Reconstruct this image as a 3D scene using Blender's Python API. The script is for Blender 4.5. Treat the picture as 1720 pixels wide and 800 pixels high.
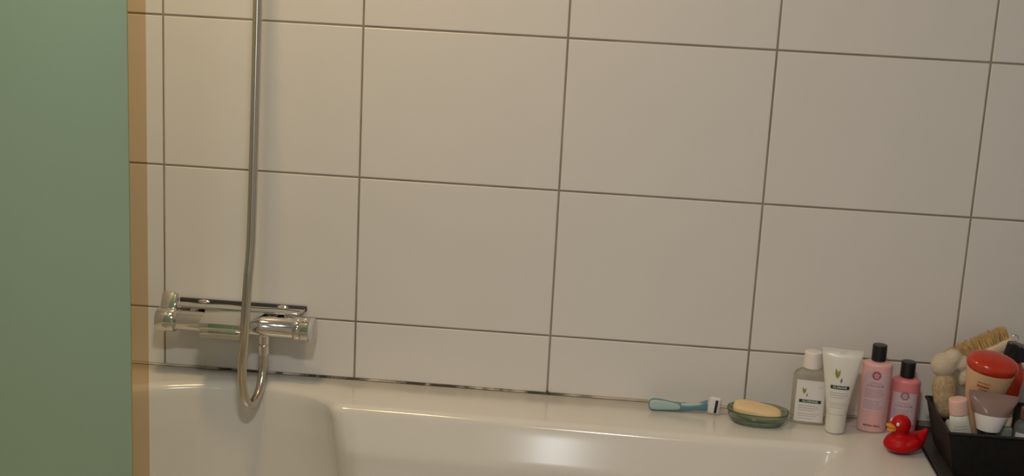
import bpy, bmesh, math, random
from mathutils import Vector, Matrix, Euler
random.seed(7)
S = bpy.context.scene
COL = S.collection
for o in list(bpy.data.objects): bpy.data.objects.remove(o)
PI = math.pi

# ------------------------------------------------------------------ camera
cam_d = bpy.data.cameras.new('camera'); cam = bpy.data.objects.new('camera', cam_d); COL.objects.link(cam)
cam_d.sensor_width = 36; cam_d.lens = 2300/1720*36; cam_d.clip_start = 0.05
RX = Vector((0.9952, 0.0833, 0.0508)); DN = Vector((0.0680, -0.2185, -0.9735)); FW = Vector((-0.0699, 0.9723, -0.2231))
FW.normalize(); RX = (RX - FW*RX.dot(FW)).normalized(); UP = RX.cross(FW)
M = Matrix((RX, UP, -FW)).transposed().to_4x4(); M.translation = Vector((0.9029, -2.6615, 1.5125))
cam.matrix_world = M
S.camera = cam

# ------------------------------------------------------------------ world, lights, exposure
w = bpy.data.worlds.new('room_air'); S.world = w; w.use_nodes = True
w.node_tree.nodes['Background'].inputs[0].default_value = (0.9, 0.92, 1.0, 1); w.node_tree.nodes['Background'].inputs[1].default_value = 0.02
S.view_settings.view_transform = 'Standard'; S.view_settings.look = 'None'
S.view_settings.gamma = 1; S.view_settings.use_curve_mapping = False
S.view_settings.exposure = 0.0
def area(name, loc, target, size, power, col, shape='DISK', sy=None):
    d = bpy.data.lights.new(name, 'AREA'); d.shape = shape; d.size = size; d.energy = power; d.color = col
    if sy: d.size_y = sy
    o = bpy.data.objects.new(name, d); COL.objects.link(o); o.location = loc
    o.rotation_euler = (Vector(target)-Vector(loc)).to_track_quat('-Z', 'Y').to_euler()
    return o
# warm ceiling lamp above the bath, neutral ceiling lamp in the room, small cool lamp over the wash basin behind the photographer
area('ceiling_lamp_light', (0.24, -0.62, 2.355), (0.24, -0.62, 0), 0.20, 8.0, (1.0, 0.70, 0.35))
area('room_lamp_light', (0.82, -2.05, 2.355), (0.85, -1.5, 0), 0.26, 24.5, (1.0, 0.945, 0.84))
area('basin_lamp_light', (0.57, -3.22, 1.76), (0.75, 0, 0.8), 0.07, 3.6, (0.92, 0.96, 1.0), 'RECTANGLE', 0.36)

# ------------------------------------------------------------------ materials
def mat(name, col, rough=0.5, metal=0.0, noise=0.0, nscale=40.0, bump=0.0, bscale=300.0, trans=0.0, ior=1.45, spec=0.5, coat=0.0, sss=0.0):
    m = bpy.data.materials.new(name); m.use_nodes = True
    nt = m.node_tree; b = nt.nodes['Principled BSDF']
    b.inputs['Base Color'].default_value = (*col, 1); b.inputs['Roughness'].default_value = rough
    b.inputs['Metallic'].default_value = metal; b.inputs['IOR'].default_value = ior
    b.inputs['Transmission Weight'].default_value = trans; b.inputs['Specular IOR Level'].default_value = spec
    b.inputs['Coat Weight'].default_value = coat
    if sss: b.inputs['Subsurface Weight'].default_value = sss; b.inputs['Subsurface Radius'].default_value = (.01, .006, .004)
    tc = nt.nodes.new('ShaderNodeTexCoord')
    if noise:
        n = nt.nodes.new('ShaderNodeTexNoise'); n.inputs['Scale'].default_value = nscale; n.inputs['Detail'].default_value = 4
        nt.links.new(tc.outputs['Object'], n.inputs['Vector'])
        r = nt.nodes.new('ShaderNodeMapRange'); r.inputs[1].default_value = .3; r.inputs[2].default_value = .7
        r.inputs[3].default_value = 1-noise; r.inputs[4].default_value = 1+noise
        nt.links.new(n.outputs['Fac'], r.inputs[0])
        x = nt.nodes.new('ShaderNodeVectorMath'); x.operation = 'SCALE'; x.inputs[0].default_value = col
        nt.links.new(r.outputs[0], x.inputs['Scale']); nt.links.new(x.outputs[0], b.inputs['Base Color'])
    if bump:
        n = nt.nodes.new('ShaderNodeTexNoise'); n.inputs['Scale'].default_value = bscale; n.inputs['Detail'].default_value = 3
        nt.links.new(tc.outputs['Object'], n.inputs['Vector'])
        bp = nt.nodes.new('ShaderNodeBump'); bp.inputs['Strength'].default_value = bump; bp.inputs['Distance'].default_value = .002
        nt.links.new(n.outputs['Fac'], bp.inputs['Height']); nt.links.new(bp.outputs['Normal'], b.inputs['Normal'])
    return m
T = {}
T['tile'] = mat('glazed_tile', (.74, .72, .70), .32, noise=.012, nscale=6, bump=.02, bscale=18, spec=.4)
T['grout'] = mat('cement_grout', (.30, .255, .205), .9, noise=.25, nscale=9)
T['paint'] = mat('wall_paint', (.66, .66, .68), .7, noise=.02)
T['floor'] = mat('floor_tile_grey', (.22, .21, .20), .5, noise=.1)
T['acrylic'] = mat('bath_acrylic', (.74, .725, .69), .145, noise=.01, nscale=5, spec=.5)
T['chrome'] = mat('chrome', (.72, .70, .66), .07, metal=1, bump=.015, bscale=60)
T['chrome_soft'] = mat('hose_metal', (.58, .53, .45), .22, metal=1)
T['darkgrey'] = mat('dark_grey', (.05, .045, .045), .5)
T['smoke_cap'] = mat('clear_plastic_cap', (.85, .87, .88), .08, trans=.75, ior=1.4)
T['black'] = mat('black_plastic', (.012, .012, .013), .32)
T['basket'] = mat('black_basket', (.014, .012, .011), .55, bump=.4, bscale=160, noise=.3, nscale=90)
T['shelf'] = mat('dark_shelf', (.035, .033, .032), .4, noise=.2, nscale=60)
T['white'] = mat('white_plastic', (.80, .77, .74), .3, sss=.0)
T['capwhite'] = mat('cap_white', (.82, .76, .73), .35)
T['label'] = mat('paper_label', (.78, .76, .76), .45)
T['liquid'] = mat('clear_shampoo', (.95, .95, .86), .06, trans=.85, ior=1.36)
T['dgreen'] = mat('dark_green_ink', (.010, .045, .035), .5)
T['leaf'] = mat('leaf_print', (.25, .28, .05), .5)
T['leaf2'] = mat('seed_print', (.16, .11, .07), .5)
T['ink'] = mat('grey_ink', (.42, .40, .41), .6)
T['inkdark'] = mat('dark_ink', (.10, .06, .08), .6)
T['inklight'] = mat('white_ink', (.8, .8, .78), .6)
T['tube'] = mat('white_tube', (.74, .73, .67), .25)
T['pink'] = mat('pink_bottle', (.78, .45, .44), .3)
T['pink2'] = mat('deep_pink_bottle', (.78, .25, .27), .3)
T['lilac'] = mat('lilac_label', (.70, .50, .55), .4)
T['lilac2'] = mat('pale_lilac_label', (.72, .56, .62), .4)
T['rose'] = mat('rose_ink', (.42, .12, .17), .5)
T['mauve_ink'] = mat('mauve_ink', (.34, .22, .28), .5)
T['duckred'] = mat('red_vinyl', (.50, .003, .006), .42, spec=.25)
T['beak'] = mat('orange_vinyl', (.72, .30, .03), .4)
T['eyeglint'] = mat('eye_glint_white', (.85, .8, .78), .3)
T['soap'] = mat('soap', (.82, .62, .36), .5, sss=.2, noise=.03, nscale=60)
T['gglass'] = mat('green_glass', (.50, .62, .50), .04, trans=.9, ior=1.5)
T['aqua'] = mat('aqua_rubber', (.40, .55, .54), .4)
T['blue'] = mat('blue_plastic', (.11, .25, .32), .3)
T['razorgrey'] = mat('pale_grey_plastic', (.72, .70, .70), .35)
T['wood'] = mat('pale_wood', (.70, .58, .42), .55, noise=.06, nscale=25)
T['bristle'] = mat('tan_bristle', (.62, .42, .17), .7, noise=.25, nscale=120)
T['loofah'] = mat('tan_loofah', (.46, .35, .21), .9, noise=.2, nscale=160, bump=.9, bscale=260)
T['terry'] = mat('cream_terry', (.63, .54, .42), .95, noise=.06, nscale=200, bump=.9, bscale=420)
T['orange'] = mat('orange_red_cap', (.50, .035, .010), .18, coat=.3)
T['beige'] = mat('pearly_beige', (.72, .47, .28), .35)
T['orangeink'] = mat('orange_ink', (.45, .09, .03), .5)
T['mauve'] = mat('mauve_plastic', (.36, .235, .215), .16, trans=.25)
T['pinkcap'] = mat('pale_pink_cap', (.78, .50, .45), .35)
T['redbottle'] = mat('red_bottle', (.55, .035, .012), .25)
T['palegreen'] = mat('pale_green_liquid', (.52, .66, .55), .1, trans=.6, ior=1.36)
T['clearp'] = mat('clear_plastic', (.80, .84, .78), .06, trans=.85, ior=1.35)
T['brown'] = mat('brown_liquid', (.20, .11, .06), .2)
T['greypouch'] = mat('pale_grey_pouch', (.52, .52, .54), .5, noise=.06, nscale=40)
T['lampglass'] = mat('lamp_glass', (.9, .88, .84), .4)

def frosted():
    m = bpy.data.materials.new('frosted_green_glass'); m.use_nodes = True; nt = m.node_tree; nt.nodes.clear()
    o = nt.nodes.new('ShaderNodeOutputMaterial'); d = nt.nodes.new('ShaderNodeBsdfDiffuse'); t = nt.nodes.new('ShaderNodeBsdfTranslucent')
    g = nt.nodes.new('ShaderNodeBsdfGlossy'); mx = nt.nodes.new('ShaderNodeMixShader'); m2 = nt.nodes.new('ShaderNodeMixShader')
    n = nt.nodes.new('ShaderNodeTexNoise'); n.inputs['Scale'].default_value = 3
    tc = nt.nodes.new('ShaderNodeTexCoord'); nt.links.new(tc.outputs['Object'], n.inputs['Vector'])
    cr = nt.nodes.new('ShaderNodeMix'); cr.data_type = 'RGBA'; cr.inputs[6].default_value = (.345, .475, .375, 1); cr.inputs[7].default_value = (.36, .495, .39, 1)
    nt.links.new(n.outputs['Fac'], cr.inputs[0]); nt.links.new(cr.outputs[2], d.inputs[0])
    t.inputs[0].default_value = (.76, .92, .79, 1); g.inputs['Roughness'].default_value = .5
    mx.inputs[0].default_value = .5; m2.inputs[0].default_value = .04
    nt.links.new(d.outputs[0], mx.inputs[1]); nt.links.new(t.outputs[0], mx.inputs[2])
    nt.links.new(mx.outputs[0], m2.inputs[1]); nt.links.new(g.outputs[0], m2.inputs[2]); nt.links.new(m2.outputs[0], o.inputs[0])
    return m
T['frost'] = frosted()
def tinted(name, col, refl):
    m = bpy.data.materials.new(name); m.use_nodes = True; nt = m.node_tree; nt.nodes.clear()
    o = nt.nodes.new('ShaderNodeOutputMaterial'); t = nt.nodes.new('ShaderNodeBsdfTransparent'); t.inputs[0].default_value = (*col, 1)
    d = nt.nodes.new('ShaderNodeBsdfDiffuse'); d.inputs[0].default_value = (.40, .25, .10, 1)
    mx = nt.nodes.new('ShaderNodeMixShader'); mx.inputs[0].default_value = refl
    nt.links.new(t.outputs[0], mx.inputs[1]); nt.links.new(d.outputs[0], mx.inputs[2]); nt.links.new(mx.outputs[0], o.inputs[0])
    return m
T['seal'] = tinted('yellowed_clear_seal', (.885, .795, .655), .06)
def mould():
    m = mat('mouldy_sealant', (.60, .50, .36), .6); nt = m.node_tree; b = nt.nodes['Principled BSDF']
    tc = nt.nodes.new('ShaderNodeTexCoord'); sp = nt.nodes.new('ShaderNodeSeparateXYZ'); nt.links.new(tc.outputs['Object'], sp.inputs[0])
    n = nt.nodes.new('ShaderNodeTexNoise'); n.inputs['Scale'].default_value = 28; n.inputs['Detail'].default_value = 5
    nt.links.new(tc.outputs['Object'], n.inputs['Vector'])
    def rng(a, b_, c, d, src):
        r = nt.nodes.new('ShaderNodeMapRange'); r.interpolation_type = 'SMOOTHSTEP'
        for i, v in enumerate((a, b_, c, d)): r.inputs[i+1].default_value = v
        nt.links.new(src, r.inputs[0]); return r.outputs[0]
    a = rng(.02, .14, 0, 1, sp.outputs[0]); c = rng(.76, .98, 1, .25, sp.outputs[0])
    mu = nt.nodes.new('ShaderNodeMath'); mu.operation = 'MULTIPLY'; nt.links.new(a, mu.inputs[0]); nt.links.new(c, mu.inputs[1])
    f = rng(.38, .56, 0, 1, n.outputs['Fac']); m2 = nt.nodes.new('ShaderNodeMath'); m2.operation = 'MULTIPLY'
    nt.links.new(mu.outputs[0], m2.inputs[0]); nt.links.new(f, m2.inputs[1])
    mx = nt.nodes.new('ShaderNodeMix'); mx.data_type = 'RGBA'; mx.inputs[6].default_value = (.54, .47, .37, 1); mx.inputs[7].default_value = (.045, .035, .022, 1)
    nt.links.new(m2.outputs[0], mx.inputs[0]); nt.links.new(mx.outputs[2], b.inputs['Base Color'])
    return m
T['mould'] = mould()

# ------------------------------------------------------------------ helpers
def mesh(name, V, F, smooth=False):
    me = bpy.data.meshes.new(name); me.from_pydata([tuple(v) for v in V], [], F); me.update()
    if smooth: me.polygons.foreach_set('use_smooth', [True]*len(me.polygons))
    return me
def fixn(me):
    bm = bmesh.new(); bm.from_mesh(me); bmesh.ops.recalc_face_normals(bm, faces=bm.faces); bm.to_mesh(me); bm.free(); return me
def obj(name, me, m=None, parent=None, loc=None, rot=None):
    o = bpy.data.objects.new(name, me); COL.objects.link(o)
    if m is not None and me is not None and not me.materials: me.materials.append(T[m])
    if parent is not None: o.parent = parent
    if me is not None and me.get('print'): o['kind'] = 'stuff'
    if loc is not None: o.location = loc
    if rot is not None: o.rotation_euler = rot
    return o
def tag(o, label, cat, group=None, kind=None):
    if label: o['label'] = label
    if cat: o['category'] = cat
    if group: o['group'] = group
    if kind: o['kind'] = kind
    return o
def thing(name, label, cat, loc=(0, 0, 0), rot=(0, 0, 0), group=None):
    o = bpy.data.objects.new(name, None); COL.objects.link(o); o.location = loc; o.rotation_euler = rot; o.empty_display_size = .02
    return tag(o, label, cat, group)
def box(x0, x1, y0, y1, z0, z1, bev=0, seg=2):
    bm = bmesh.new(); bmesh.ops.create_cube(bm, size=1)
    bmesh.ops.scale(bm, vec=(x1-x0, y1-y0, z1-z0), verts=bm.verts); bmesh.ops.translate(bm, vec=((x0+x1)/2, (y0+y1)/2, (z0+z1)/2), verts=bm.verts)
    if bev: bmesh.ops.bevel(bm, geom=bm.edges[:], offset=bev, segments=seg, affect='EDGES', profile=.5)
    me = bpy.data.meshes.new('b'); bm.to_mesh(me); bm.free()
    if bev: me.polygons.foreach_set('use_smooth', [True]*len(me.polygons)); sharp(me)
    return me
def sharp(me, ang=50):
    bm = bmesh.new(); bm.from_mesh(me)
    for e in bm.edges:
        if len(e.link_faces) == 2 and e.calc_face_angle(0) > math.radians(ang): e.smooth = False
    bm.to_mesh(me); bm.free(); return me
def rounded(pts, rad, seg=5):
    """round the corners of an open polyline of (r, z)"""
    out = [pts[0]]
    for i in range(1, len(pts)-1):
        p0, p, p1 = Vector(pts[i-1]), Vector(pts[i]), Vector(pts[i+1])
        a = (p0-p); b = (p1-p); r = rad[i] if isinstance(rad, (list, tuple)) else rad
        t = min(r, a.length*.49, b.length*.49)
        if t < 1e-6: out.append(tuple(p)); continue
        A = p+a.normalized()*t; B = p+b.normalized()*t
        for k in range(seg+1):
            s = k/seg; out.append(tuple(A*(1-s)**2+p*2*s*(1-s)+B*s*s))
    out.append(pts[-1]); return out
def sec(prof, ratio=1.0, n=2.0, dx=None):
    """profile (r,z) -> sections (z, rx, ry, n); ratio, n numbers or functions of z"""
    f = lambda q, z: q(z) if callable(q) else q
    return [(z, max(r, 1e-5), max(r*f(ratio, z), 1e-5), f(n, z)) for r, z in prof]
def loft(secs, N=48, cap0=True, cap1=True, smooth=True):
    V = []; F = []
    for z, rx, ry, n in secs:
        for k in range(N):
            a = 2*PI*k/N; c, s = math.cos(a), math.sin(a)
            V.append((rx*math.copysign(abs(c)**(2/n), c), ry*math.copysign(abs(s)**(2/n), s), z))
    for i in range(len(secs)-1):
        for k in range(N):
            F.append((i*N+k, i*N+(k+1) % N, (i+1)*N+(k+1) % N, (i+1)*N+k))
    if cap0: F.append(tuple(range(N-1, -1, -1)))
    if cap1: F.append(tuple((len(secs)-1)*N+k for k in range(N)))
    me = mesh('l', V, F, smooth); return sharp(me, 45) if smooth else me
def front(secs, x, z, eps):
    """y on the front (-y) of a lofted body"""
    for i in range(len(secs)-1):
        z0, z1 = secs[i][0], secs[i+1][0]
        if z0 <= z <= z1 and z1 > z0:
            t = (z-z0)/(z1-z0); rx, ry, n = [secs[i][j]*(1-t)+secs[i+1][j]*t for j in (1, 2, 3)]; break
    else: rx, ry, n = secs[-1][1:]
    q = min(abs(x)/rx, .999); return -ry*(1-q**n)**(1/n)-eps
def decal_rect(secs, x0, x1, z0, z1, eps=.0004, nx=12, nz=6, th=.0003):
    V = []; F = []
    for j in range(nz+1):
        for i in range(nx+1):
            x = x0+(x1-x0)*i/nx; z = z0+(z1-z0)*j/nz; V.append((x, front(secs, x, z, eps), z))
    for j in range(nz):
        for i in range(nx): a = j*(nx+1)+i; F.append((a, a+1, a+nx+2, a+nx+1))
    return mesh('d', V, F, True)
def decal_poly(secs, polys, eps=.0007):
    V = []; F = []
    for P in polys:
        b = len(V)
        for x, z in P: V.append((x, front(secs, x, z, eps), z))
        F.append(tuple(range(b, b+len(P))))
    return mesh('d', V, F)
def decal_text(secs, s, size, cx, cz, eps=.0008, bold=0.0, squeeze=1.0):
    c = bpy.data.curves.new('t', 'FONT'); c.body = s; c.size = size; c.align_x = 'CENTER'; c.align_y = 'CENTER'; c.offset = bold; c.resolution_u = 2
    o = bpy.data.objects.new('t', c); COL.objects.link(o); dg = bpy.context.evaluated_depsgraph_get()
    me = bpy.data.meshes.new_from_object(o.evaluated_get(dg)); bpy.data.objects.remove(o); bpy.data.curves.remove(c)
    for v in me.vertices:
        x, z = cx+v.co.x*squeeze, cz+v.co.y; v.co = (x, front(secs, x, z, eps), z)
    me.materials.clear(); return me
def bars(secs, rows, eps=.0006):
    """rows of (x0, x1, z, h): lines of print too small to read"""
    P = []
    for x0, x1, z, h in rows:
        x = x0
        while x < x1:
            l = random.uniform(.002, .006); e = min(x+l, x1); P.append([(x, z-h/2), (e, z-h/2), (e, z+h/2), (x, z+h/2)]); x = e+.0007
    me = decal_poly(secs, P, eps); me['print'] = 1; return me
def disc(cx, cz, r, n=24): return [(cx+r*math.cos(2*PI*k/n), cz+r*math.sin(2*PI*k/n)) for k in range(n)]
def tube(pts, rad, N=14, smooth=True, closed_ends=True):
    pts = [Vector(p) for p in pts]; V = []; F = []; up = Vector((0, 0, 1)); prev = None
    for i, p in enumerate(pts):
        t = (pts[min(i+1, len(pts)-1)]-pts[max(i-1, 0)]).normalized()
        if prev is None:
            a = t.orthogonal().normalized()
        else: a = (prev-t*prev.dot(t)).normalized()
        prev = a; b = t.cross(a); r = rad[i] if isinstance(rad, (list, tuple)) else rad
        for k in range(N): th = 2*PI*k/N; V.append(p+a*r*math.cos(th)+b*r*math.sin(th))
    for i in range(len(pts)-1):
        for k in range(N): F.append((i*N+k, i*N+(k+1) % N, (i+1)*N+(k+1) % N, (i+1)*N+k))
    if closed_ends: F += [tuple(range(N-1, -1, -1)), tuple((len(pts)-1)*N+k for k in range(N))]
    return sharp(mesh('t', V, F, smooth), 60)
def catmull(P, n=8, closed=False):
    P = [Vector(p) for p in P]; out = []; m = len(P); rng = range(m if closed else m-1)
    for i in rng:
        g = lambda j: P[j % m] if closed else P[max(0, min(m-1, j))]
        a, b, c, d = g(i-1), g(i), g(i+1), g(i+2)
        for k in range(n):
            t = k/n; out.append(.5*((2*b)+(c-a)*t+(2*a-5*b+4*c-d)*t*t+(3*b-a-3*c+d)*t**3))
    if not closed: out.append(P[-1])
    return out
def blob(parts, vox=.0022, it=6):
    """one continuous skin around ellipsoids: (centre, radii, euler)"""
    bm = bmesh.new()
    for c, r, e in parts:
        q = bmesh.ops.create_icosphere(bm, subdivisions=3, radius=1)
        Mx = Matrix.Translation(c) @ Euler(e).to_matrix().to_4x4() @ Matrix.Diagonal((*r, 1)); bmesh.ops.transform(bm, matrix=Mx, verts=q['verts'])
    me = bpy.data.meshes.new('bl'); bm.to_mesh(me); bm.free()
    o = bpy.data.objects.new('bl', me); COL.objects.link(o)
    md = o.modifiers.new('r', 'REMESH'); md.mode = 'VOXEL'; md.voxel_size = vox
    sm = o.modifiers.new('s', 'SMOOTH'); sm.iterations = it; sm.factor = .5
    dg = bpy.context.evaluated_depsgraph_get(); out = bpy.data.meshes.new_from_object(o.evaluated_get(dg))
    bpy.data.objects.remove(o); bpy.data.meshes.remove(me)
    out.polygons.foreach_set('use_smooth', [True]*len(out.polygons)); return out
def cyl_x(prof, N=32):
    """lathe about the x axis: prof of (x, r)"""
    V = []; F = []
    for x, r in prof:
        for k in range(N): a = 2*PI*k/N; V.append((x, r*math.cos(a), r*math.sin(a)))
    for i in range(len(prof)-1):
        for k in range(N): F.append((i*N+k, i*N+(k+1) % N, (i+1)*N+(k+1) % N, (i+1)*N+k))
    F += [tuple(range(N-1, -1, -1)), tuple((len(prof)-1)*N+k for k in range(N))]
    return sharp(fixn(mesh('c', V, F, True)), 45)

# ------------------------------------------------------------------ the room
RIM = .58
XL, XR, YF, ZC = -.17, 2.30, -3.40, 2.40
wb = obj('wall_back', box(XL-.1, XR+.1, .0018, .12, 0, ZC), 'grout'); tag(wb, 'wall of large cream glazed tiles with grey grout behind the bath', 'wall', kind='structure')
wl = obj('wall_left', box(XL-.1, XL, YF, .0018, 0, ZC), 'paint'); tag(wl, 'plain wall at the left end of the bath', 'wall', kind='structure')
wr = obj('wall_right', box(XR, XR+.1, YF, .0018, 0, ZC), 'paint'); tag(wr, 'plain wall right of the dark shelf', 'wall', kind='structure')
wf = obj('wall_front', box(XL-.1, XR+.1, YF-.1, YF, 0, ZC), 'paint'); tag(wf, 'plain wall opposite the bath', 'wall', kind='structure')
fl = obj('floor', box(XL-.1, XR+.1, YF-.1, .12, -.1, 0), 'floor'); tag(fl, 'grey bathroom floor', 'floor', kind='structure')
ce = obj('ceiling', box(XL-.1, XR+.1, YF-.1, .12, ZC, ZC+.1), 'paint'); tag(ce, 'plain painted ceiling', 'ceiling', kind='structure')
# tiles of the back wall, one object each
GW = .0038
def tile_mesh(wd, ht):
    b = .0014; x, z = wd/2, ht/2
    V = [(-x, .010, -z), (x, .010, -z), (x, .010, z), (-x, .010, z), (-x, .0009, -z), (x, .0009, -z), (x, .0009, z), (-x, .0009, z),
         (-x+b, 0, -z+b), (x-b, 0, -z+b), (x-b, 0, z-b), (-x+b, 0, z-b)]
    F = [(0, 1, 2, 3)]
    for a in (0, 4): F += [(a+i, a+4+i, a+4+(i+1) % 4, a+(i+1) % 4) for i in range(4)]
    F.append((8, 11, 10, 9))
    return fixn(mesh('tile', V, F))
cache = {}
xs = [XL, 0, .4, .8, 1.2, 1.6, 2.0, XR]; zs = [RIM+.001, .704, 1.004, 1.304, 1.604, 1.904, 2.204, ZC]
for j in range(len(zs)-1):
    for i in range(len(xs)-1):
        a, b_ = xs[i], xs[i+1]; c, d = zs[j], zs[j+1]
        key = (round(b_-a, 4), round(d-c, 4))
        if key not in cache: cache[key] = tile_mesh(key[0]-GW, key[1]-GW)
        o = obj('tile', cache[key], 'tile', wb, ((a+b_)/2, random.uniform(-.0003, .0002), (c+d)/2), (random.uniform(-.001, .001), 0, random.uniform(-.001, .001)))
# sealant joint between tiles and bath
V = []; F = []; n = 200
for i in range(n+1):
    x = XL+(1.529-XL)*i/n; h = .0024+.0008*random.random(); dd = .0038+.0015*random.random()
    for k in range(5):
        t = PI/2*k/4; V.append((x, -dd*math.cos(t)-.0002+.0002, RIM+.0006+h*math.sin(t)))
    V.append((x, .002, RIM+.0006))
for i in range(n):
    for k in range(5): a = i*6+k; F.append((a, a+6, a+7, a+1))
se = obj('trim_1', fixn(mesh('seal', V, F, True)), 'mould'); tag(se, 'mould-stained sealant joint between the tiles and the bath rim', 'sealant', kind='structure')
# dark spot of mould at the foot of the third upright joint
mp = obj('mould_spot', blob([((.8005, -.004, RIM+.006), (.0022, .0015, .003), (0, 0, 0)), ((.8040, -.0055, RIM+.003), (.0026, .002, .0022), (0, 0, 0))], .0007, 2), 'darkgrey', se)

# ------------------------------------------------------------------ bathtub
cy = -.375
half = [(-.092, -.375), (-.085, -.29), (-.062, -.20), (-.030, -.142), (.012, -.108), (.078, -.082), (.150, -.064), (.220, -.058), (.290, -.068), (.338, -.086), (.372, -.110), (.390, -.130), (.398, -.142), (.406, -.1465),
        (.43, -.146), (.55, -.148), (.70, -.153), (.85, -.157), (1.02, -.162), (1.18, -.165), (1.30, -.163), (1.350, -.166), (1.374, -.180), (1.370, -.205), (1.350, -.245), (1.328, -.290), (1.312, -.333), (1.304, -.375)]
ctrl = half+[(x, 2*cy-y) for x, y in half[-2:0:-1]]
inner = [(p.x, p.y) for p in catmull([(x, y, 0) for x, y in ctrl], 6, True)]
N = len(inner); CX = .62
X0, X1, Y0, Y1 = XL+.002, 1.529, -.75, -.0005
def inward(x, y):
    ax = max(.14, min(1.17, x)); dx, dy = ax-x, cy-y; l = math.hypot(dx, dy); return dx/l, dy/l
def to_rect(x, y):
    ux, uy = inward(x, y); dx, dy = -ux, -uy; t = 1e9
    if dx > 1e-9: t = min(t, (X1-x)/dx)
    if dx < -1e-9: t = min(t, (X0-x)/dx)
    if dy > 1e-9: t = min(t, (Y1-y)/dy)
    if dy < -1e-9: t = min(t, (Y0-y)/dy)
    return [x+dx*t, y+dy*t]
outer = [to_rect(x, y) for x, y in inner]
for c in ((X0, Y0), (X0, Y1), (X1, Y0), (X1, Y1)):
    k = min(range(N), key=lambda i: (outer[i][0]-c[0])**2+(outer[i][1]-c[1])**2); outer[k] = list(c)
nrm = []
for i in range(N):
    a, b_ = inner[i-1], inner[(i+1) % N]; tx, ty = b_[0]-a[0], b_[1]-a[1]; l = math.hypot(tx, ty); nx, ny = ty/l, -tx/l   # clockwise loop: right side is inside
    nrm.append((nx, ny))
def target(x, y):
    th = math.atan2((y-cy)/.22, (x-CX)/.62); c, s = math.cos(th), math.sin(th); n = 3.2
    return (CX+.56*math.copysign(abs(c)**(2/n), c), cy+.19*math.copysign(abs(s)**(2/n), s))
rings = [[(x, y, 0) for x, y in outer], [(x, y, RIM-.012) for x, y in outer], [(x+(CX-x)*.004, y+(cy-y)*.006, RIM-.0015) for x, y in outer], [(x+(CX-x)*.010, y+(cy-y)*.014, RIM) for x, y in outer]]
for q in (.10, .04): rings.append([(inner[i][0]+(outer[i][0]-inner[i][0])*q, inner[i][1]+(outer[i][1]-inner[i][1])*q, RIM) for i in range(N)])
for k in range(8):                                   # rounded lip, 68 degrees of arc
    a = math.radians(68)*k/7; d, dz = .020*math.sin(a), -.020*(1-math.cos(a))
    rings.append([(inner[i][0]+nrm[i][0]*d, inner[i][1]+nrm[i][1]*d, RIM+dz) for i in range(N)])
base = [(inner[i][0]+nrm[i][0]*.0185, inner[i][1]+nrm[i][1]*.0185) for i in range(N)]
def sst(a, b, x): t = max(0, min(1, (x-a)/(b-a))); return t*t*(3-2*t)
for d, dz in ((.0071, -.030), (.0152, -.050), (.0232, -.070), (.0273, -.080), (.0290, -.086), (.0300, -.092), (.0308, -.100), (.034, -.13), (.052, -.20), (.066, -.27), (.085, -.33), (.115, -.365), (.15, -.382), (.17, -.386)):
    rg = []
    for x, y in base:
        wf = .20+.80*sst(.375, .44, x); wx = .17*(-dz)*math.exp(-((x-.40)/.09)**2); ux, uy = inward(x, y)
        rg.append((x+ux*d*wf+wx, y+uy*d*wf, RIM+dz))
    rings.append(rg)
V = [p for r in rings for p in r]; F = []
for r in range(len(rings)-1):
    for i in range(N): F.append((r*N+i, r*N+(i+1) % N, (r+1)*N+(i+1) % N, (r+1)*N+i))
V.append((CX, cy, RIM-.392)); L = (len(rings)-1)*N
for i in range(N): F.append((L+i, L+(i+1) % N, len(V)-1))
tub_me = sharp(fixn(mesh('tub', V, F, True)), 60)
tub = thing('bathtub', 'white bath with a wide rim running along the tiled wall', 'bathtub', (0, 0, 0))
obj('shell', tub_me, 'acrylic', tub)

# dark shelf at the end of the bath
sh = thing('end_shelf', 'dark shelf at the right end of the bath, under the black basket', 'shelf', (1.9, -.36, 0))
obj('top_board', box(1.533-1.9, XR-.002-1.9, -.39, .358, .546, .574, .002), 'shelf', sh)
obj('cabinet_body', box(1.537-1.9, XR-.004-1.9, -.38, .356, 0, .5455), 'shelf', sh)

# ------------------------------------------------------------------ frosted screen
sc = thing('shower_screen', 'frosted green glass screen at the left edge with a yellowed clear seal strip', 'shower screen', (0.01, -.72, RIM))
obj('glass_pane', box(XL+.002-.01, .1915-.01, -.003, .003, .0016, 1.45, .0006, 1), 'frost', sc)
o = obj('edge_seal', box(.1922-.01, .2185-.01, -.0012, .0012, .0016, 1.45), 'seal', sc); o['label'] = 'yellowed clear plastic seal strip'

# ------------------------------------------------------------------ bath mixer
mx = thing('bath_mixer', 'chrome thermostatic bath mixer with flat spout on the tiled wall', 'tap', (0, 0, .70))
CYM = -.066; CR = .0205
def lx(name, prof, m='chrome', y=CYM, z=0): return obj(name, cyl_x(prof), m, mx, (0, y, z))
lx('valve_body', [(.050, .004), (.050, CR-.001), (.052, CR), (.288, CR), (.2895, CR-.001), (.2895, .004)])
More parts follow.
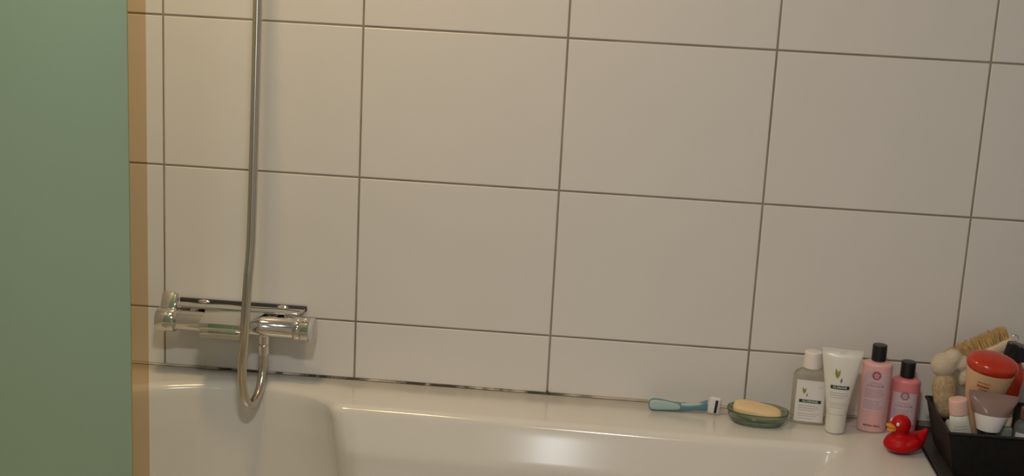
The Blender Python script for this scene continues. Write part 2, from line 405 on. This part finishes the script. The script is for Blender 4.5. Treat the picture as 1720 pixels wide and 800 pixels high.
# wide flat top plate with spout tongue
def prism(poly, z0, z1, bev=.0015):
    bm = bmesh.new(); f = bm.faces.new([bm.verts.new((x, y, z0)) for x, y in poly]); r = bmesh.ops.extrude_face_region(bm, geom=[f])
    bmesh.ops.translate(bm, vec=(0, 0, z1-z0), verts=[v for v in r['geom'] if isinstance(v, bmesh.types.BMVert)])
    bmesh.ops.recalc_face_normals(bm, faces=bm.faces)
    if bev: bmesh.ops.bevel(bm, geom=bm.edges[:], offset=bev, segments=2, affect='EDGES', profile=.5)
    me = bpy.data.meshes.new('p'); bm.to_mesh(me); bm.free(); me.polygons.foreach_set('use_smooth', [True]*len(me.polygons)); return sharp(me, 40)
obj('top_plate', prism([(.036, -.006), (.298, -.006), (.290, -.050), (.046, -.050)], .0215, .0268), 'chrome', mx)
obj('spout', prism([(.100, -.046), (.228, -.046), (.214, -.108), (.210, -.152), (.118, -.152), (.114, -.108)], .004, .0255, .003), 'chrome', mx)
obj('spout_lip', box(.122, .206, -.1535, -.150, -.004, .012, .0012), 'chrome', mx)
obj('back_rail', box(.034, .299, -.0065, -.0015, .0200, .0300, .001), 'darkgrey', mx)
V = []; F = []                                          # wavering dark strip across the plate
for i in range(41):
    x = .06+.232*i/40; yy = -.020-.004*math.sin(i*.33)-.010*max(0, (i-8)/32); V += [(x, yy, .0272), (x, yy-.0035, .0272), (x, yy-.0035, .0266), (x, yy, .0266)]
for i in range(40):
    for k in range(4): a = i*4; F.append((a+k, a+(k+1) % 4, a+4+(k+1) % 4, a+4+k))
obj('plate_dark_strip', fixn(mesh('g', V, F)), 'darkgrey', mx)
# wall flanges behind the body
for x in (.085, .250):
    me = loft(sec(rounded([(.001, 0), (.030, 0), (.030, .008), (.016, .014), (.016, .056), (.001, .056)], .003)), 32)
    obj('wall_flange', me, 'chrome', mx, (x, -.0008, 0), (PI/2, 0, 0))
# flow handle (left) with paddle, temperature knob (right)
k1 = lx('flow_handle', [(.008, .004), (.008, .0225), (.011, .0245), (.044, .0245), (.046, .023), (.047, .0205), (.050, .0205), (.050, .004)])
pd = obj('paddle', box(-.016, .016, -.007, .007, 0, .040, .003), 'chrome', k1, (.028, .004, .016), (-.55, 0, 0))
k2 = lx('temperature_knob', [(.2895, .004), (.2895, .0235), (.292, .0245), (.300, .0245), (.302, .0235), (.304, .0245), (.320, .0245), (.321, .004)])
obj('end_cap', cyl_x([(.3212, .004), (.3212, .0245), (.328, .0245), (.330, .0225), (.330, .004)]), 'smoke_cap', k2)
obj('safety_button', box(.306, .316, -.005, .005, .0235, .0275, .001), 'chrome', k2, None, (.5, 0, 0))
obj('hose_outlet', loft(sec(rounded([(.001, -.036), (.0105, -.036), (.0105, -.018), (.0125, -.016), (.0125, -.005), (.001, -.005)], .001)), 24), 'chrome', mx, (.2272, CYM, 0))

# ------------------------------------------------------------------ shower hose
hz = [(.2272, -.066, .663), (.2272, -.067, .640), (.2268, -.075, .600), (.2241, -.100, .5665), (.2165, -.130, .5555), (.2113, -.155, .583), (.2120, -.172, .643), (.2175, -.180, .706),
      (.2219, -.175, .812), (.2242, -.160, .9038), (.2210, -.130, 1.1286), (.2179, -.105, 1.350), (.2165, -.090, 1.55), (.216, -.085, 1.75), (.216, -.085, 1.84)]
hs = thing('shower_hose', 'metal shower hose hanging in a loop in front of the mixer', 'hose', (.2272, -.066, .64))
O = Vector((.2272, -.066, .64))
path = [p-O for p in catmull(hz, 26)]
obj('hose', tube(path, .0090, 16), 'chrome_soft', hs)
obj('coupling_nut', loft(sec(rounded([(.001, .0), (.0105, .0), (.0115, .004), (.0115, .020), (.0105, .023), (.001, .023)], .001)), 8), 'chrome', hs, (0, -.0005, .001))
# wall bracket and hand shower that carry the hose, above the frame
br = thing('hand_shower', 'chrome hand shower in its wall bracket above the mixer', 'shower head', (.216, -.0008, 1.86))
obj('bracket', loft(sec(rounded([(.001, 0), (.022, 0), (.022, .010), (.013, .016), (.013, .070), (.001, .070)], .002)), 24), 'chrome', br, (0, 0, .02), (PI/2, 0, 0))
obj('handle', tube([(0, -.084, -.018), (0, -.088, .04), (0, -.10, .12), (0, -.125, .19)], [.011, .012, .012, .014], 16), 'chrome', br)
obj('spray_head', loft(sec(rounded([(.001, 0), (.040, 0), (.042, .010), (.020, .024), (.001, .026)], .003)), 32), 'chrome', br, (0, -.135, .195), (.7, 0, 0))

# ------------------------------------------------------------------ lamps that carry the light
lp = thing('ceiling_lamp', 'round white ceiling lamp above the bath', 'lamp', (.24, -.62, 2.40))
obj('lamp_body', loft(sec(rounded([(.001, -.040), (.13, -.040), (.15, -.030), (.15, -.0005), (.001, -.0005)], .004)), 40), 'lampglass', lp)
lp = thing('ceiling_lamp', 'round white ceiling lamp in the middle of the room', 'lamp', (.82, -2.05, 2.40))
obj('lamp_body', loft(sec(rounded([(.001, -.040), (.15, -.040), (.17, -.030), (.17, -.0005), (.001, -.0005)], .004)), 40), 'lampglass', lp)
lp = thing('basin_lamp', 'upright lamp above the wash basin on the opposite wall', 'lamp', (.57, -3.40, 1.76))
obj('lamp_body', box(-.06, .06, .001, .155, -.21, .21, .01), 'lampglass', lp)

# ------------------------------------------------------------------ razor
rz = thing('razor', 'turquoise safety razor lying on the bath rim', 'razor', (1.0745, -.046, RIM), (0, 0, .05)); rz.scale = (1.05, 1, 1)
def hand(prof, ry, n=2.4, N=24):       # handle along x: (x, half height, centre z)
    V = []; F = []
    for x, h, cz, yy in prof:
        for k in range(N):
            a = 2*PI*k/N; c, s = math.cos(a), math.sin(a)
            V.append((x, yy*math.copysign(abs(c)**(2/n), c), cz+h*math.copysign(abs(s)**(2/n), s)))
    for i in range(len(prof)-1):
        for k in range(N): F.append((i*N+k, i*N+(k+1) % N, (i+1)*N+(k+1) % N, (i+1)*N+k))
    F += [tuple(range(N-1, -1, -1)), tuple((len(prof)-1)*N+k for k in range(N))]
    return sharp(fixn(mesh('h', V, F, True)), 60)
hd = obj('handle', hand([(-.0655, .004, .013, .003), (-.064, .009, .0125, .006), (-.058, .0125, .0128, .0075), (-.045, .0122, .0125, .008), (-.030, .0105, .0115, .008), (-.012, .0085, .0100, .0075), (.006, .0065, .0095, .006), (.020, .0060, .0110, .0055), (.032, .0085, .0135, .006), (.042, .0110, .0160, .006), (.046, .0110, .0170, .004)], .008), 'blue', rz)
obj('grip', hand([(-.064, .005, .0145, .002), (-.061, .0095, .0140, .003), (-.050, .0105, .0140, .003), (-.036, .0095, .0138, .003), (-.022, .0080, .0128, .003), (-.010, .0060, .0120, .003), (-.006, .003, .012, .002)], .003), 'aqua', hd, (0, -.0062, 0))
o = obj('back_grip', hand([(-.004, .002, .016, .002), (.004, .0035, .0165, .003), (.016, .004, .0175, .003), (.028, .003, .019, .003), (.034, .0015, .020, .002)], .003), 'aqua', hd, (0, -.0035, 0))
hh = obj('head', box(-.0115, .0115, -.0050, .0050, -.0178, .0178, .0048, 3), 'razorgrey', rz, (.0590, -.004, .0186), (0, .10, -.25))
obj('blade', box(-.0018, .0032, -.0066, -.0046, -.0135, .0135, .0004, 1), 'black', hh, (.003, 0, 0))
obj('head_joint', box(.044, .052, -.004, .004, .010, .026, .002), 'aqua', rz)

# ------------------------------------------------------------------ soap dish and soap
sd = thing('soap_dish', 'oval green glass soap dish holding a bar of soap', 'soap dish', (1.2195, -.074, RIM), (0, 0, -.10))
prof = [(.001, .0008), (.042, .0008), (.0505, .004), (.0575, .013), (.0602, .0250), (.0605, .0278), (.0585, .0284), (.0565, .0250), (.0535, .014), (.046, .0075), (.030, .0060), (.001, .0055)]
obj('bowl', loft(sec(rounded(prof, .003, 3), .70, 2.3), 56), 'gglass', sd)
sp = obj('soap_bar', loft([(z, .0485*s, .0260*s, 3.4) for z, s in ((-.011, .55), (-.0105, .75), (-.009, .88), (-.006, .96), (0, 1), (.006, .97), (.009, .90), (.0108, .78), (.0115, .55), (.0117, .2))], 48), 'soap', None, (1.2185, -.0745, RIM+.0230), (.10, .13, -.12))
tag(sp, 'cream bar of soap lying in the green glass dish', 'soap')

# ------------------------------------------------------------------ clear flat shampoo bottle
FACE = -.19
def leafprint(body, parent, cx, cz, s=1.0):
    def lf(x, z, l, wd, a):
        pts = [(0, 0), (wd, l*.4), (wd*.6, l*.75), (0, l), (-wd*.6, l*.75), (-wd, l*.4)]
        return [(x+p*math.cos(a)+q*math.sin(a), z-p*math.sin(a)+q*math.cos(a)) for p, q in pts]
    obj('leaf_print', decal_poly(body, [lf(cx, cz, .016*s, .0022*s, -.18), lf(cx+.0008, cz, .015*s, .002*s, .22), lf(cx, cz, .012*s, .002*s, 0)]), 'leaf', parent)
    obj('seed_print', decal_poly(body, [lf(cx+.0065*s, cz-.007*s, .009*s, .0014*s, .1)]), 'leaf2', parent)
b1 = thing('shampoo_bottle', 'clear flat shampoo bottle with white cap and white label', 'bottle', (1.3205, -.046, RIM), (0, 0, FACE*.55))
prof = rounded([(.001, .0006), (.0345, .0006), (.0350, .100), (.0200, .110), (.0135, .113), (.001, .113)], [0, .005, .010, .004, .001, 0], 6)
body = sec(prof, lambda z: .52 if z < .095 else .52+(z-.095)/.018*.48, lambda z: 3.6 if z < .095 else 3.6-1.6*(z-.095)/.018)
obj('body', loft(body, 56), 'liquid', b1)
obj('cap', loft(sec(rounded([(.001, .1135), (.0185, .1135), (.0178, .130), (.0170, .1465), (.001, .1475)], [0, .001, .004, .003, 0])), 40), 'capwhite', b1)
lb = obj('label_print', decal_rect(body, -.027, .029, .006, .091, .0005, 20, 8), 'label', b1); lb['label'] = 'white paper label'
obj('band', decal_rect(body, -.0200, .0225, .0450, .0515, .0009, 12, 1), 'dgreen', lb)
obj('lettering', decal_text(body, 'KLORANE', .0058, .0012, .0482, .0013, .00006, 1.15), 'inklight', lb)
obj('small_print', bars(body, [(-.020, .018, .0385, .0012), (-.020, .020, .034, .0012), (-.020, .012, .0295, .0010), (-.020, .021, .022, .0008), (-.020, .016, .018, .0008), (-.020, .010, .0125, .0008), (.016, .022, .078, .0010)], .0009), 'ink', lb)
leafprint(body, lb, -.012, .063, .9)

# ------------------------------------------------------------------ white tube standing on its cap
b2 = thing('conditioner_tube', 'white squeeze tube standing on its cap between the bottles', 'tube', (1.3680, -.092, RIM), (.0, 0, FACE*.8))
tz = [(.040, .0192, .0190, 2), (.0412, .0197, .0194, 2), (.043, .0199, .0195, 2), (.060, .0225, .0190, 2.1), (.090, .0270, .0155, 2.1), (.120, .0320, .0115, 2.2), (.150, .0368, .0058, 2.2), (.157, .0385, .0030, 2.3), (.1585, .0388, .0014, 3), (.168, .0392, .0012, 4)]
obj('tube_body', loft(tz, 56), 'tube', b2)
obj('cap', loft(sec(rounded([(.001, .0006), (.0185, .0006), (.0192, .020), (.0196, .0395), (.001, .0395)], [0, .004, .004, .001, 0])), 40), 'tube', b2)
obj('band', decal_rect(tz, -.0165, .0190, .0915, .0985, .0006, 12, 1), 'dgreen', b2)
obj('lettering', decal_text(tz, 'KLORANE', .0052, .0012, .0950, .0010, .00006, 1.1), 'inklight', b2)
obj('small_print', bars(tz, [(-.016, .016, .084, .0012), (-.016, .018, .0795, .0012), (-.016, .012, .075, .0010), (-.016, .015, .064, .0008), (-.014, .015, .060, .0008), (-.014, .010, .055, .0008)], .0006), 'ink', b2)
leafprint(tz, b2, -.006, .112, 1.25)

# ------------------------------------------------------------------ two pink bottles
def pink(name, label, loc, rot, hgt, m, lm, ink, lab, r=.0285, nila=True):
    t = thing(name, label, 'bottle', loc, rot, 'pink bottles on the bath rim')
    prof = rounded([(.001, .0006), (r*.98, .0006), (r, .02), (r, hgt), (.013, hgt+.0035), (.012, hgt+.0045), (.001, hgt+.005)], [0, .003, .01, .006, .001, 0, 0], 6)
    bd = sec(prof, .74, 2.25)
    obj('body', loft(bd, 56), m, t)
    cp = obj('cap', loft(sec(rounded([(.001, hgt+.0052), (.0140, hgt+.0052), (.0140, hgt+.036), (.001, hgt+.0365)], [0, .0008, .0015, 0])), 40), 'black', t)
    z0, z1 = lab
    lb = obj('label_print', decal_rect(bd, -.0225, .0225, z0, z1, .0004, 18, 8), lm, t)
    cz = z1-.0055
    obj('emblem', decal_poly(bd, [disc(0, cz, .0088)], .0008), ink, lb)
    star = []
    for k in range(10): rr = .0058 if k % 2 == 0 else .0030; star.append((rr*math.sin(2*PI*k/10), cz+rr*math.cos(2*PI*k/10)))
    obj('emblem_star', decal_poly(bd, [star], .0012), lm, lb)
    obj('emblem_core', decal_poly(bd, [disc(0, cz, .0018)], .0014), ink, lb)
    obj('lettering', decal_text(bd, 'LUMINOUS', .0042, 0, cz-.0155, .0008, 0, 1.1), 'mauve_ink', lb)
    obj('lettering', decal_text(bd, 'COLOUR', .0070, 0, cz-.0215, .0008, .0001, 1.15), 'mauve_ink', lb)
    rows = []; z = cz-.029
    while z > z0+.004:
        rows.append((-.019, .019-.010*random.random(), z, .0009)); z -= .0038 if len(rows) % 5 else .008
    obj('small_print', bars(bd, rows, .0008), 'mauve_ink', lb)
    if nila: obj('maker_name', decal_text(bd, 'MARIA NILA', .0058, 0, .0150, .0008, .0001, 1.0), 'inkdark', t)
    return t
pink('pink_bottle', 'taller pale pink bottle with black cap and lilac label', (1.4425, -.064, RIM), (0, 0, FACE), .1385, 'pink', 'lilac', 'rose', (.044, .123))
pink('pink_bottle', 'shorter deeper pink bottle with black cap behind the red duck', (1.5035, -.052, RIM), (0, 0, FACE*1.1), .1055, 'pink2', 'lilac2', 'mauve_ink', (.018, .082), r=.0275)

# ------------------------------------------------------------------ red rubber duck
dk = thing('rubber_duck', 'red rubber duck with orange beak on the corner of the bath rim', 'rubber duck', (1.4835, -.176, RIM), (0, 0, .30)); dk.scale = (1.04, 1.04, 1.06)
obj('body', blob([((0, 0, .0195), (.037, .028, .0192), (0, 0, 0)), ((-.006, 0, .016), (.032, .029, .0152), (0, 0, 0)), ((.025, 0, .025), (.017, .018, .011), (0, -.5, 0)), ((.034, 0, .031), (.010, .011, .0075), (0, -.8, 0)), ((.0395, 0, .0375), (.0080, .0065, .0045), (0, -.95, 0)),
                  ((-.010, 0, .036), (.0145, .0145, .012), (0, 0, 0)), ((-.010, 0, .0525), (.0180, .0175, .0178), (0, 0, 0)), ((.006, -.025, .022), (.017, .006, .009), (0, -.25, 0)), ((.006, .025, .022), (.017, .006, .009), (0, -.25, 0))], .0016, 5), 'duckred', dk)
obj('beak', blob([((-.0285, 0, .0500), (.0100, .0105, .0042), (0, .25, 0)), ((-.0275, 0, .0445), (.0085, .0095, .0032), (0, -.15, 0)), ((-.0240, 0, .0475), (.0060, .0095, .0075), (0, 0, 0))], .0009, 3), 'beak', dk)
for s in (-1, 1):
    e = obj('eye', blob([((0, 0, 0), (.0030, .0024, .0036), (0, 0, 0))], .0006, 2), 'eyeglint', dk, (-.0225, s*.0115, .0570), (0, 0, s*.7))  # eyes all white, no pupil: the eye's highlight is put into their colour

# ------------------------------------------------------------------ black basket with toiletries
BX0, BX1, BY0, BY1 = 1.538, 1.800, -.279, -.080
ZB = .575; ZT = .660
bk = thing('basket', 'black storage basket full of toiletries on the dark shelf', 'basket', (1.67, -.18, ZB))
def ring4(x0, x1, y0, y1, z): return [(x0-1.67, y0+.18, z-ZB), (x1-1.67, y0+.18, z-ZB), (x1-1.67, y1+.18, z-ZB), (x0-1.67, y1+.18, z-ZB)]
ti = .020; th = .005
R_ = [ring4(BX0+ti, BX1-ti, BY0+ti*.8, BY1-ti*.8, ZB), ring4(BX0, BX1, BY0, BY1, ZT), ring4(BX0+th, BX1-th, BY0+th, BY1-th, ZT), ring4(BX0+ti+th, BX1-ti-th, BY0+ti*.8+th, BY1-ti*.8-th, ZB+th)]
V = [p for r in R_ for p in r]; F = [(3, 2, 1, 0), (12, 13, 14, 15)]
for a in (0, 4, 8): F += [(a+i, a+(i+1) % 4, a+4+(i+1) % 4, a+4+i) for i in range(4)]
me = fixn(mesh('bk', V, F)); bm = bmesh.new(); bm.from_mesh(me); bmesh.ops.bevel(bm, geom=bm.edges[:], offset=.0018, segments=2, affect='EDGES'); bm.to_mesh(me); bm.free()
obj('basket_body', me, 'basket', bk)
# rolled rim: four strips
for a, b_ in zip(R_[1], R_[1][1:]+R_[1][:1]):
    obj('rim_strip', tube([Vector(a)+Vector((0, 0, .001)), Vector(b_)+Vector((0, 0, .001))], .0030, 10), 'basket', bk)
ZI = ZB+th+.0008

# brush with bristles, leaning on the wall
bs = thing('bath_brush', 'pale wooden bath brush with tan bristles on top of the pile', 'brush', (1.634, -.054, .748), (-.15, -.50, .06))
obj('wooden_back', loft([(z, .070*s, .025*s, 2.8) for z, s in ((-.012, .80), (-.0105, .92), (-.007, .99), (0, 1.0), (.004, .98), (.007, .93), (.008, .85))], 48), 'wood', bs)
V = []; F = []
for ix in range(27):
    for iy in range(9):
        x = -.061+ix*.0047; y = -.019+iy*.0047
        if (abs(x)/.065)**2.8+(abs(y)/.0215)**2.8 > 1: continue
        for q in range(3):
            px, py = x+random.uniform(-.0015, .0015), y+random.uniform(-.0015, .0015); tx, ty = px+random.uniform(-.003, .003), py+random.uniform(-.003, .003); b = len(V); h = .029+random.uniform(-.003, .003); r = .0009
            V += [(px-r, py-r, .0075), (px+r, py-r, .0075), (px, py+r, .0075), (tx-r*.6, ty-r*.6, h), (tx+r*.6, ty-r*.6, h), (tx, ty+r*.6, h)]
            F += [(b, b+1, b+4, b+3), (b+1, b+2, b+5, b+4), (b+2, b, b+3, b+5), (b+3, b+4, b+5)]
o = obj('bristles', mesh('br', V, F), 'bristle', bs); o['kind'] = 'stuff'
obj('hanging_ring', tube([(.074+.006*math.cos(a), 0, .006*math.sin(a)) for a in [2*PI*k/20 for k in range(21)]], .0011, 8), 'chrome', bs)

# loofah: tan body, cream terry end
lo = thing('loofah', 'tan loofah scrubber with cream terry end at the left of the basket', 'loofah', (1.5655, -.112, .640), (0, -.04, 0))
obj('loofah_body', blob([((.003, 0, .014), (.019, .018, .024), (0, 0, 0)), ((.002, .002, .030), (.0225, .020, .030), (0, 0, 0)), ((0, .006, .050), (.0235, .020, .034), (0, 0, 0))], .002, 14), 'loofah', lo)
tr = obj('terry_end', blob([((-.003, .012, .094), (.0255, .022, .025), (0, .2, 0)), ((.012, .014, .108), (.019, .020, .017), (0, -.4, 0)), ((.030, .012, .098), (.017, .018, .016), (0, .5, 0)), ((.036, .006, .076), (.012, .014, .022), (0, .3, 0))], .002, 3), 'terry', lo)

# beige bottle with wide orange-red lid
jb = thing('lidded_bottle', 'beige bottle with a wide oval orange-red lid in the basket', 'bottle', (1.609, -.159, ZI+.0275), (.22, .11, -.20))
jz = [(-.026, .016, .013, 2.1), (-.024, .0185, .015, 2.1), (.040, .0225, .0185, 2.1), (.080, .0285, .0225, 2.1), (.110, .0345, .0265, 2.1), (.135, .0395, .0300, 2.1), (.152, .0425, .0325, 2.1), (.158, .0435, .0335, 2.1), (.160, .0435, .0335, 2.1)]
obj('body', loft(jz, 56), 'beige', jb)
obj('lid', loft([(.1605, .0435, .0335, 2.1), (.164, .0455, .0355, 2.1), (.170, .0462, .0360, 2.1), (.1745, .0450, .0350, 2.1), (.178, .0425, .0330, 2.1), (.182, .0360, .0275, 2.1), (.185, .0270, .0205, 2.1), (.1868, .0170, .0125, 2.1), (.1875, .0080, .0060, 2.1), (.188, .001, .001, 2)], 56), 'orange', jb)
obj('body_print', bars(jz, [(-.020, .004, .142, .0018), (-.019, .003, .1345, .0042), (-.014, .000, .1275, .0018)], .0008), 'orangeink', jb)

# mauve tube with white band standing on a black cap
mv = thing('mauve_tube', 'glossy mauve tube with white label band and black cap, below the orange lid', 'tube', (1.6150, -.234, ZI), (-.02, .03, -.18))
mz = [(.0755, .0160, .0155, 2), (.078, .0205, .0180, 2), (.092, .0245, .0180, 2), (.107, .0290, .0160, 2), (.118, .0340, .0125, 2), (.128, .0395, .0075, 2.1), (.135, .0425, .0035, 2.3), (.138, .0432, .0018, 3), (.147, .0437, .0012, 4)]
obj('tube_body', loft(mz, 56), 'mauve', mv)
obj('cap', loft(sec(rounded([(.001, 0), (.0150, 0), (.0168, .066), (.0162, .075), (.001, .075)], [0, .002, .004, .001, 0])), 40), 'black', mv)
o = obj('label_band', loft([(z, rx+.0006, ry+.0006, n_) for z, rx, ry, n_ in [(.0775, .0203, .0179, 2), (.092, .0245, .0180, 2), (.107, .0290, .0160, 2)]], 56, False, False), 'label', mv); o['label'] = 'white label band'

# pink-capped white tube
pc = thing('cream_tube', 'white cream tube with pale pink cap up, at the front left of the basket', 'tube', (1.5785, -.222, ZI+.016), (0, -.16, -.10))
pz = [(0, .0225, .0010, 4), (.006, .0230, .0020, 3), (.020, .0235, .0075, 2.2), (.045, .0225, .0130, 2), (.070, .0180, .0155, 2), (.082, .0160, .0158, 2), (.084, .0140, .0140, 2)]
obj('tube_body', loft(pz, 48), 'tube', pc)
obj('cap', loft(sec(rounded([(.001, .0845), (.0170, .0845), (.0172, .108), (.0165, .113), (.001, .1135)], [0, .001, .003, .003, 0])), 40), 'pinkcap', pc)
obj('small_print', bars(pz, [(-.010, .012, .064, .001), (-.012, .013, .058, .001), (-.012, .009, .052, .001)], .0007), 'ink', pc)
obj('leaf_print', decal_poly(pz, [disc(.006, .034, .005, 12), disc(.013, .036, .004, 12)]), 'leaf', pc)

# red bottle with black ridged cap
rb = thing('red_bottle', 'red bottle with black ridged cap leaning behind the orange lid', 'bottle', (1.651, -.124, ZI+.030), (-.06, .20, .0))
rzs = sec(rounded([(.001, -.024), (.031, -.024), (.031, .125), (.016, .150), (.013, .152), (.001, .152)], [0, .004, .02, .004, .001, 0]), .68)
obj('body', loft(rzs, 48), 'redbottle', rb)
V = []; F = []; K = 72
for z, r in ((.1525, .0185), (.154, .0195), (.180, .0190), (.183, .0175)):
    for k in range(K): a = 2*PI*k/K; q = r+(.0006 if k % 2 else -.0006); V.append((q*math.cos(a), q*math.sin(a), z))
for i in range(3):
    for k in range(K): F.append((i*K+k, i*K+(k+1) % K, (i+1)*K+(k+1) % K, (i+1)*K+k))
F += [tuple(range(K-1, -1, -1)), tuple(3*K+k for k in range(K))]
obj('cap', mesh('cap', V, F), 'black', rb)

# pale green bottle, clear bottle with label, grey pouch
gb = thing('green_bottle', 'small pale green bottle with clear cap beside the mauve tube', 'bottle', (1.6480, -.215, ZI), (0, .03, -.1))
obj('body', loft(sec(rounded([(.001, 0), (.0155, 0), (.0155, .078), (.009, .083), (.001, .083)], [0, .003, .005, .001, 0]), .8, 3), 40), 'palegreen', gb)
obj('collar', loft(sec(rounded([(.001, .0834), (.0125, .0834), (.0120, .100), (.001, .100)], .001)), 32), 'wood', gb)
obj('cap', loft(sec(rounded([(.001, .1004), (.0115, .1004), (.0110, .116), (.001, .1165)], .001)), 32), 'clearp', gb)
cb = thing('clear_bottle', 'clear bottle with white label at the right end of the basket', 'bottle', (1.6855, -.222, ZI), (0, .02, -.2))
cz_ = sec(rounded([(.001, 0), (.0205, 0), (.0205, .088), (.010, .098), (.001, .098)], [0, .003, .006, .001, 0]), .75, 2.6)
obj('body', loft(cz_, 48), 'clearp', cb)
obj('label_print', decal_rect(cz_, -.017, .017, .020, .075, .0006), 'label', cb)
obj('cap', loft(sec(rounded([(.001, .0985), (.0130, .0985), (.0130, .120), (.001, .1205)], .0015)), 32), 'brown', cb)
gp = obj('cloth_pouch', blob([((0, 0, .016), (.010, .030, .016), (0, .12, 0)), ((-.002, .010, .040), (.0085, .024, .026), (0, -.1, 0)), ((-.004, -.016, .045), (.008, .016, .018), (.3, 0, 0))], .002, 3), 'greypouch', None, (1.5765, -.175, ZI+.002), (0, -.14, 0))
tag(gp, 'pale grey crumpled pouch inside the left wall of the basket', 'pouch')
